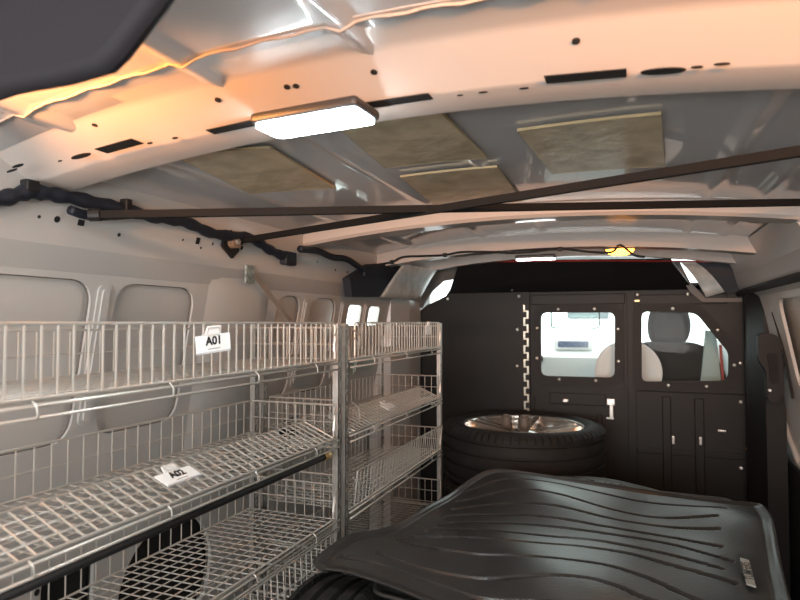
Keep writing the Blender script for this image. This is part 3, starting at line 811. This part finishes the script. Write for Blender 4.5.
# ============================================================ RUBBER MATS
ZM = .622
GR = [
 [(463, 490), (500, 484), (530, 484), (560, 486), (601, 493), (642, 501), (689, 507), (725, 509)],
 [(458, 499), (490, 494), (520, 493), (560, 498), (601, 507), (642, 514), (678, 517), (717, 518)],
 [(454, 509), (485, 503), (520, 503), (560, 508), (615, 519), (670, 525), (719, 529)],
 [(446, 519), (480, 513), (520, 512), (560, 517), (601, 525), (642, 532), (684, 538), (721, 544)],
 [(438, 527), (480, 522), (520, 520), (560, 524), (615, 534), (670, 544), (703, 552), (732, 559)],
 [(428, 532), (470, 531), (520, 530), (560, 533), (596, 538), (642, 549), (684, 560), (722, 570)],
 [(414, 537), (445, 538), (500, 540), (560, 541), (596, 546), (631, 554), (670, 567), (708, 578), (736, 586)],
 [(399, 541), (445, 549), (480, 555), (520, 558), (560, 560), (596, 564), (620, 570), (651, 582), (684, 598), (720, 612)],
 [(377, 553), (423, 565), (480, 576), (520, 578), (560, 580), (593, 584), (620, 592), (642, 602), (700, 622), (740, 640)],
 [(341, 557), (386, 565), (430, 578), (480, 594), (540, 602), (600, 612), (650, 630), (720, 655)],
 [(480, 625), (560, 632), (640, 655), (700, 680)],
]
import numpy as np
GP = []
for g in GR:
    pts = [onZ(u, v, ZM) for u, v in g]
    GP.append(np.array([(p.x, p.y) for p in smoothpath([Vector((q.x, q.y, 0)) for q in pts], 5)]))
def dist_poly(X, Y, pl):
    d = np.full(X.shape, 9.0)
    for (x0, y0), (x1, y1) in zip(pl[:-1], pl[1:]):
        dx, dy = x1-x0, y1-y0; L2 = dx*dx+dy*dy+1e-12
        t = np.clip(((X-x0)*dx+(Y-y0)*dy)/L2, 0, 1)
        d = np.minimum(d, np.hypot(X-x0-t*dx, Y-y0-t*dy))
    return d
# outline of the top mat, corner points measured on its plane
OUT = [(312, 561), (330, 549), (352, 539), (384, 532), (410, 520), (437, 501), (462, 484), (495, 474), (540, 475), (600, 484), (660, 493), (720, 499), (757, 502), (768, 512), (779, 550), (790, 600), (800, 650), (800, 690), (600, 672), (480, 625), (420, 599), (380, 584), (345, 573), (318, 568)]
OP = [onZ(u, v, ZM) for u, v in OUT]
oc = smoothpath([Vector((p.x, p.y, 0)) for p in OP]+[Vector((OP[0].x, OP[0].y, 0))], 4)[:-1]
OA = np.array([(p.x, p.y) for p in oc])
def undul(X, Y): return .006*np.sin(X*9+1.0)*np.sin(Y*7-1)+.004*np.sin((X+Y)*14)+.006*np.cos(Y*11+X*4)
def star_mat(name, OA, z, th, groove, m, parent, und=undul, nr=110, lip=.006, K=3):
    # concentric rings from the outline towards the middle, refined by even resampling
    c = OA.mean(axis=0); L = len(OA); na = 420
    seg = np.r_[OA, OA[:1]]; d = np.r_[0, np.cumsum(np.hypot(*(np.diff(seg, axis=0).T)))]
    s = np.linspace(0, d[-1], na, endpoint=False)
    E = np.c_[np.interp(s, d, seg[:, 0]), np.interp(s, d, seg[:, 1])]
    ts = np.linspace(0, 1, nr+1)[1:]
    X = c[0]+(E[None, :, 0]-c[0])*ts[:, None]; Y = c[1]+(E[None, :, 1]-c[1])*ts[:, None]
    def zf(X, Y, edge=True):
        Z = np.full(X.shape, z)+und(X, Y)
        for g in groove:
            dd = dist_poly(X, Y, g); Z -= .0065*np.clip(1-(dd/.0062)**4, 0, 1)
        if edge:
            de = dist_poly(X, Y, np.r_[OA, OA[:1]])
            Z += lip*np.exp(-((de-.004)/.006)**2); Z -= .003*np.exp(-((de-.022)/.004)**2)
        return Z
    Z = zf(X, Y)
    verts = [(c[0], c[1], float(zf(np.array([c[0]]), np.array([c[1]]))[0]))]
    for i in range(nr):
        verts += list(zip(X[i].tolist(), Y[i].tolist(), Z[i].tolist()))
    faces = [(0, 1+j, 1+(j+1) % na) for j in range(na)]
    for i in range(nr-1):
        b0 = 1+i*na; b1 = b0+na
        for j in range(na): k = (j+1) % na; faces.append((b0+j, b1+j, b1+k, b0+k))
    me = bpy.data.meshes.new(name)
    org = Vector((c[0], c[1], z)) if parent is None else Vector(parent.location)
    me.from_pydata([tuple(Vector(v)-org) for v in verts], [], faces); me.update()
    o = put(name, me, m, parent, True)
    if parent is None: o.location = org
    solid(o, th, -1)
    if me.polygons[5].normal.z < 0: o.modifiers['thickness'].offset = 1
    return o
r = thing('rubber_mat', 'large black ribbed rubber boot mat lying on top of the pile, with a silver badge', 'mat', (OA.mean(axis=0)[0], OA.mean(axis=0)[1], ZM))
star_mat('mat_sheet', OA, ZM, .005, GP, matrub, r, nr=230)
# badge
bq = [onZ(u, v, ZM+.012) for u, v in ((740, 559), (749, 561.5), (756, 588), (746.5, 585))]
ml = Vector(r.location)
bd = MB().prism([p-ml for p in bq], (0, 0, .003)).build('badge', mat('badge_silver', (.62, .60, .55), .35, .5), r)
bc = sum(bq, Vector())/4-ml; ax = (bq[0]-bq[3]); 
text('badge_lettering', 'TUMFERS', .021, mat('badge_ink', (.12, .12, .11), .5), bd, (bc.x, bc.y, bc.z+.0035), (0, 0, math.atan2(ax.y, ax.x)), bold=.0003)
# inner border lines at the right of the mat
# second mat, shifted back, only its rim shows
def shape(pts, rad, z): return np.array([(p[0], p[1]) for p in rounded(pts, rad, 8)])
O2 = shape([(-.47, 1.045), (.18, .95), (.262, 1.955), (-.10, 1.975), (-.42, 1.86)], [.04, .05, .04, .15, .08], 0)
r2 = thing('rubber_mat', 'second black rubber mat of the pile, its rounded rear rim showing at the right', 'mat', (-.1, 1.4, .590))
zero = lambda X, Y: 0*X
star_mat('mat_sheet', O2, .594, .005, [np.array([(-.40, 1.07), (-.37, 1.16)]), np.array([(-.3, 1.85), (.2, 1.83)])], matrub2, r2, und=zero, nr=60, lip=.005)
O3 = shape([(-.44, 1.10), (.16, 1.02), (.19, 1.80), (.10, 2.02), (-.10, 2.15), (-.28, 2.09), (-.44, 1.85)], [.05, .05, .1, .08, .1, .1, .1], 0)
r3 = thing('rubber_mat', 'lowest dark rubber mat of the pile, its rear edge carrying faint moulded letters', 'mat', (-.1, 1.4, .585))
star_mat('mat_sheet', O3, .579, .005, [], matrub2, r3, und=zero, nr=40, lip=.003)
P = onZ(597, 481.5, .582)
text('moulded_lettering', 'JAGUAR', .050, mat('mould', (.016, .016, .016), .5), r3, (P.x-r3.location.x, P.y-1.4, -.005), (0, 0, math.radians(-10)), ext=.0012, bold=.001)
# support
r = thing('storage_box', 'black lidded storage box beneath the pile of rubber mats', 'box', (-.12, 1.42, 0))
MB().box((-.30, -.33, 0), (.28, .33, .53), .015).build('box_body', blackpl, r)
MB().box((-.31, -.34, .53), (.29, .34, .570), .010).build('lid', blackpl, r)

# ============================================================ CAB
CF = 4.55
cabd = mat('cab_lining', (.35, .36, .36), .6)
cl = struct(MB().prism([(-1.10, 2.95, .0), (-1.10, 2.95, H+.32), (-1.10, 3.25, H+.33), (-1.10, 3.25, H-.12), (-1.10, CF, H-.12), (-1.10, CF, 0)], (.03, 0, 0)).build('wall_cab_left', cabd))
cr = struct(MB().prism([(.52, 2.95, .0), (.52, 2.95, H+.32), (.52, 3.12, H+.33), (.52, 3.25, H-.12), (.52, CF, H-.12), (.52, CF, 0)], (.03, 0, 0)).build('wall_cab_right', cabd))
struct(MB().box((-1.12, 2.92, H+.335), (.56, 3.45, H+.36)).build('ceiling_cab', cabd))
struct(MB().box((-1.12, 4.5, 0), (.56, 4.55, H-.16)).build('wall_front', cabd))
# windscreen
me = MB().add([(-1.08, CF, H-.14), (.52, CF, H-.14), (.48, 3.45, H+.335), (-1.04, 3.45, H+.335)], [(0, 1, 2, 3)]).mesh()
struct(put('window_1', me, glassm))
# dashboard
r = thing('dashboard', 'pale grey dashboard seen low through the left bulkhead window', 'dashboard', (XC, 4.2, H-.35))
MB().prism([(-.76, -.12, -.1), (-.76, -.16, .12), (-.76, -.05, .20), (-.76, .3, .20), (-.76, .3, -.1)], (1.5, 0, 0)).build('dash_body', dashm, r)
MB().box((-.20, -.13, .17), (.05, -.03, .235), .01).build('instrument_hood', dashm, r)
MB().box((-.17, -.135, .185), (.02, -.128, .225)).build('display', mat('dash_display', (.06, .10, .18), .2), r)
for xx in (-.30, .20): MB().box((xx-.035, -.17, .09), (xx+.035, -.155, .13), .006).build('air_vent', blackpl, r)
# rear-view mirror & visor
P = onY(590, 322, 3.75)
r = thing('interior_mirror', 'interior mirror seen high through the left bulkhead window', 'mirror', onY(588, 314, 3.75))
MB().box((-.12, -.01, -.03), (.12, .015, .03), .01).build('mirror_body', mat('mirror_grey', (.45, .55, .60), .2), r)
MB().tube([(0, .01, .02), (.0, .04, .20)], .008, 8).build('stem', blackpl, r)
P = onY(575, 318, 3.5)
r = thing('sun_visor', 'pale sun visor with dark rim seen through the left bulkhead window', 'visor', onY(575, 320, 3.5))
vpoly = rounded([(-.13, -.045), (.13, -.045), (.13, .06), (-.13, .06)], .02, 4)
MB().prism([(x, 0, z) for x, z in vpoly], (0, .012, 0)).build('visor_board', glassm, r)
MB().tube([(x, -.003, z) for x, z in vpoly], .0045, 6, closed=True).build('visor_rim', mat('visor_rim', (.10, .14, .14), .5), r)
# seats
def seat(x, label, hz=0):
    r = thing('driver_seat' if x > 0 else 'passenger_seat', label, 'seat', (x, 3.35, 0))
    MB().box((-.25, -.02, .28), (.25, .50, .45), .05).build('cushion', seatm, r, True)
    prof = rounded([(-.26, .40), (.26, .40), (.25, .85), (.16, 1.02+hz), (-.16, 1.02+hz), (-.25, .85)], [.02, .02, .06, .08, .08, .06], 6)
    o = MB().prism([(a, -.10, b) for a, b in prof], (0, .13, 0)).build('backrest', seatm, r)
    bv = o.modifiers.new('soft', 'BEVEL'); bv.width = .03; bv.segments = 4; autosmooth(o, 50)
    prof = rounded([(-.09, .995), (.08, .995), (.105, 1.08), (.08, 1.19), (-.08, 1.19), (-.105, 1.08)], [.03, .03, .06, .06, .06, .06], 6)
    o = MB().prism([(a, -.07, b) for a, b in prof], (0, .10, 0)).build('headrest', seatm, r)
    bv = o.modifiers.new('soft', 'BEVEL'); bv.width = .03; bv.segments = 4; autosmooth(o, 50)
    for s in (-.06, .06): MB().tube([(s, -.02, .95+hz), (s, -.02, 1.05+hz)], .006, 8).build('headrest_post', bolt_m, r)
    MB().box((-.22, .05, 0), (.22, .45, .28)).build('seat_base', blackpl, r)
    return r
P = onY(672, 340, 3.3)
seat(P.x-.012, 'dark fabric driver seat with headrest seen through the right bulkhead window', -.02)
# white round sign-like disc hung between the seats
P = onY(628, 372, 3.08)
r = thing('white_disc', 'round pale disc standing between the two bulkhead windows inside the cab', 'disc', P)
MB().lathe([(.0001, -.004), (.145, -.004), (.152, 0), (.145, .004), (.0001, .004)], 48).build('disc_plate', whitepl, r, False, rot=(math.pi/2, 0, 0))
MB().lathe([(.02, -.006), (.026, -.006), (.026, .006), (.02, .006)], 24).build('hub_ring', mat('ring_grey', (.45, .42, .40), .5), r, False, rot=(math.pi/2, 0, 0))
MB().box((-.02, -.01, -P.z), (.02, .01, -.15)).build('stand', blackpl, r)
# cab pillar with red belt
P = onY(712, 345, 3.2)
struct(MB().prism([onY(706, 330, 3.22), onY(716, 332, 3.22), onY(722, 390, 3.22), onY(700, 390, 3.22)], (0, .05, 0)).build('trim_11', mat('cab_pillar', (.40, .52, .52), .5)))
a = onY(719, 345, 3.19); b = onY(722, 384, 3.19)
r = tag(MB().prism([a, a+Vector((.012, 0, 0)), b+Vector((.012, 0, 0)), b], (0, .003, 0)).build('seat_belt', mat('belt_red', (.55, .10, .08), .6)), 'red strip of seat belt at the right edge of the right bulkhead window', 'belt')
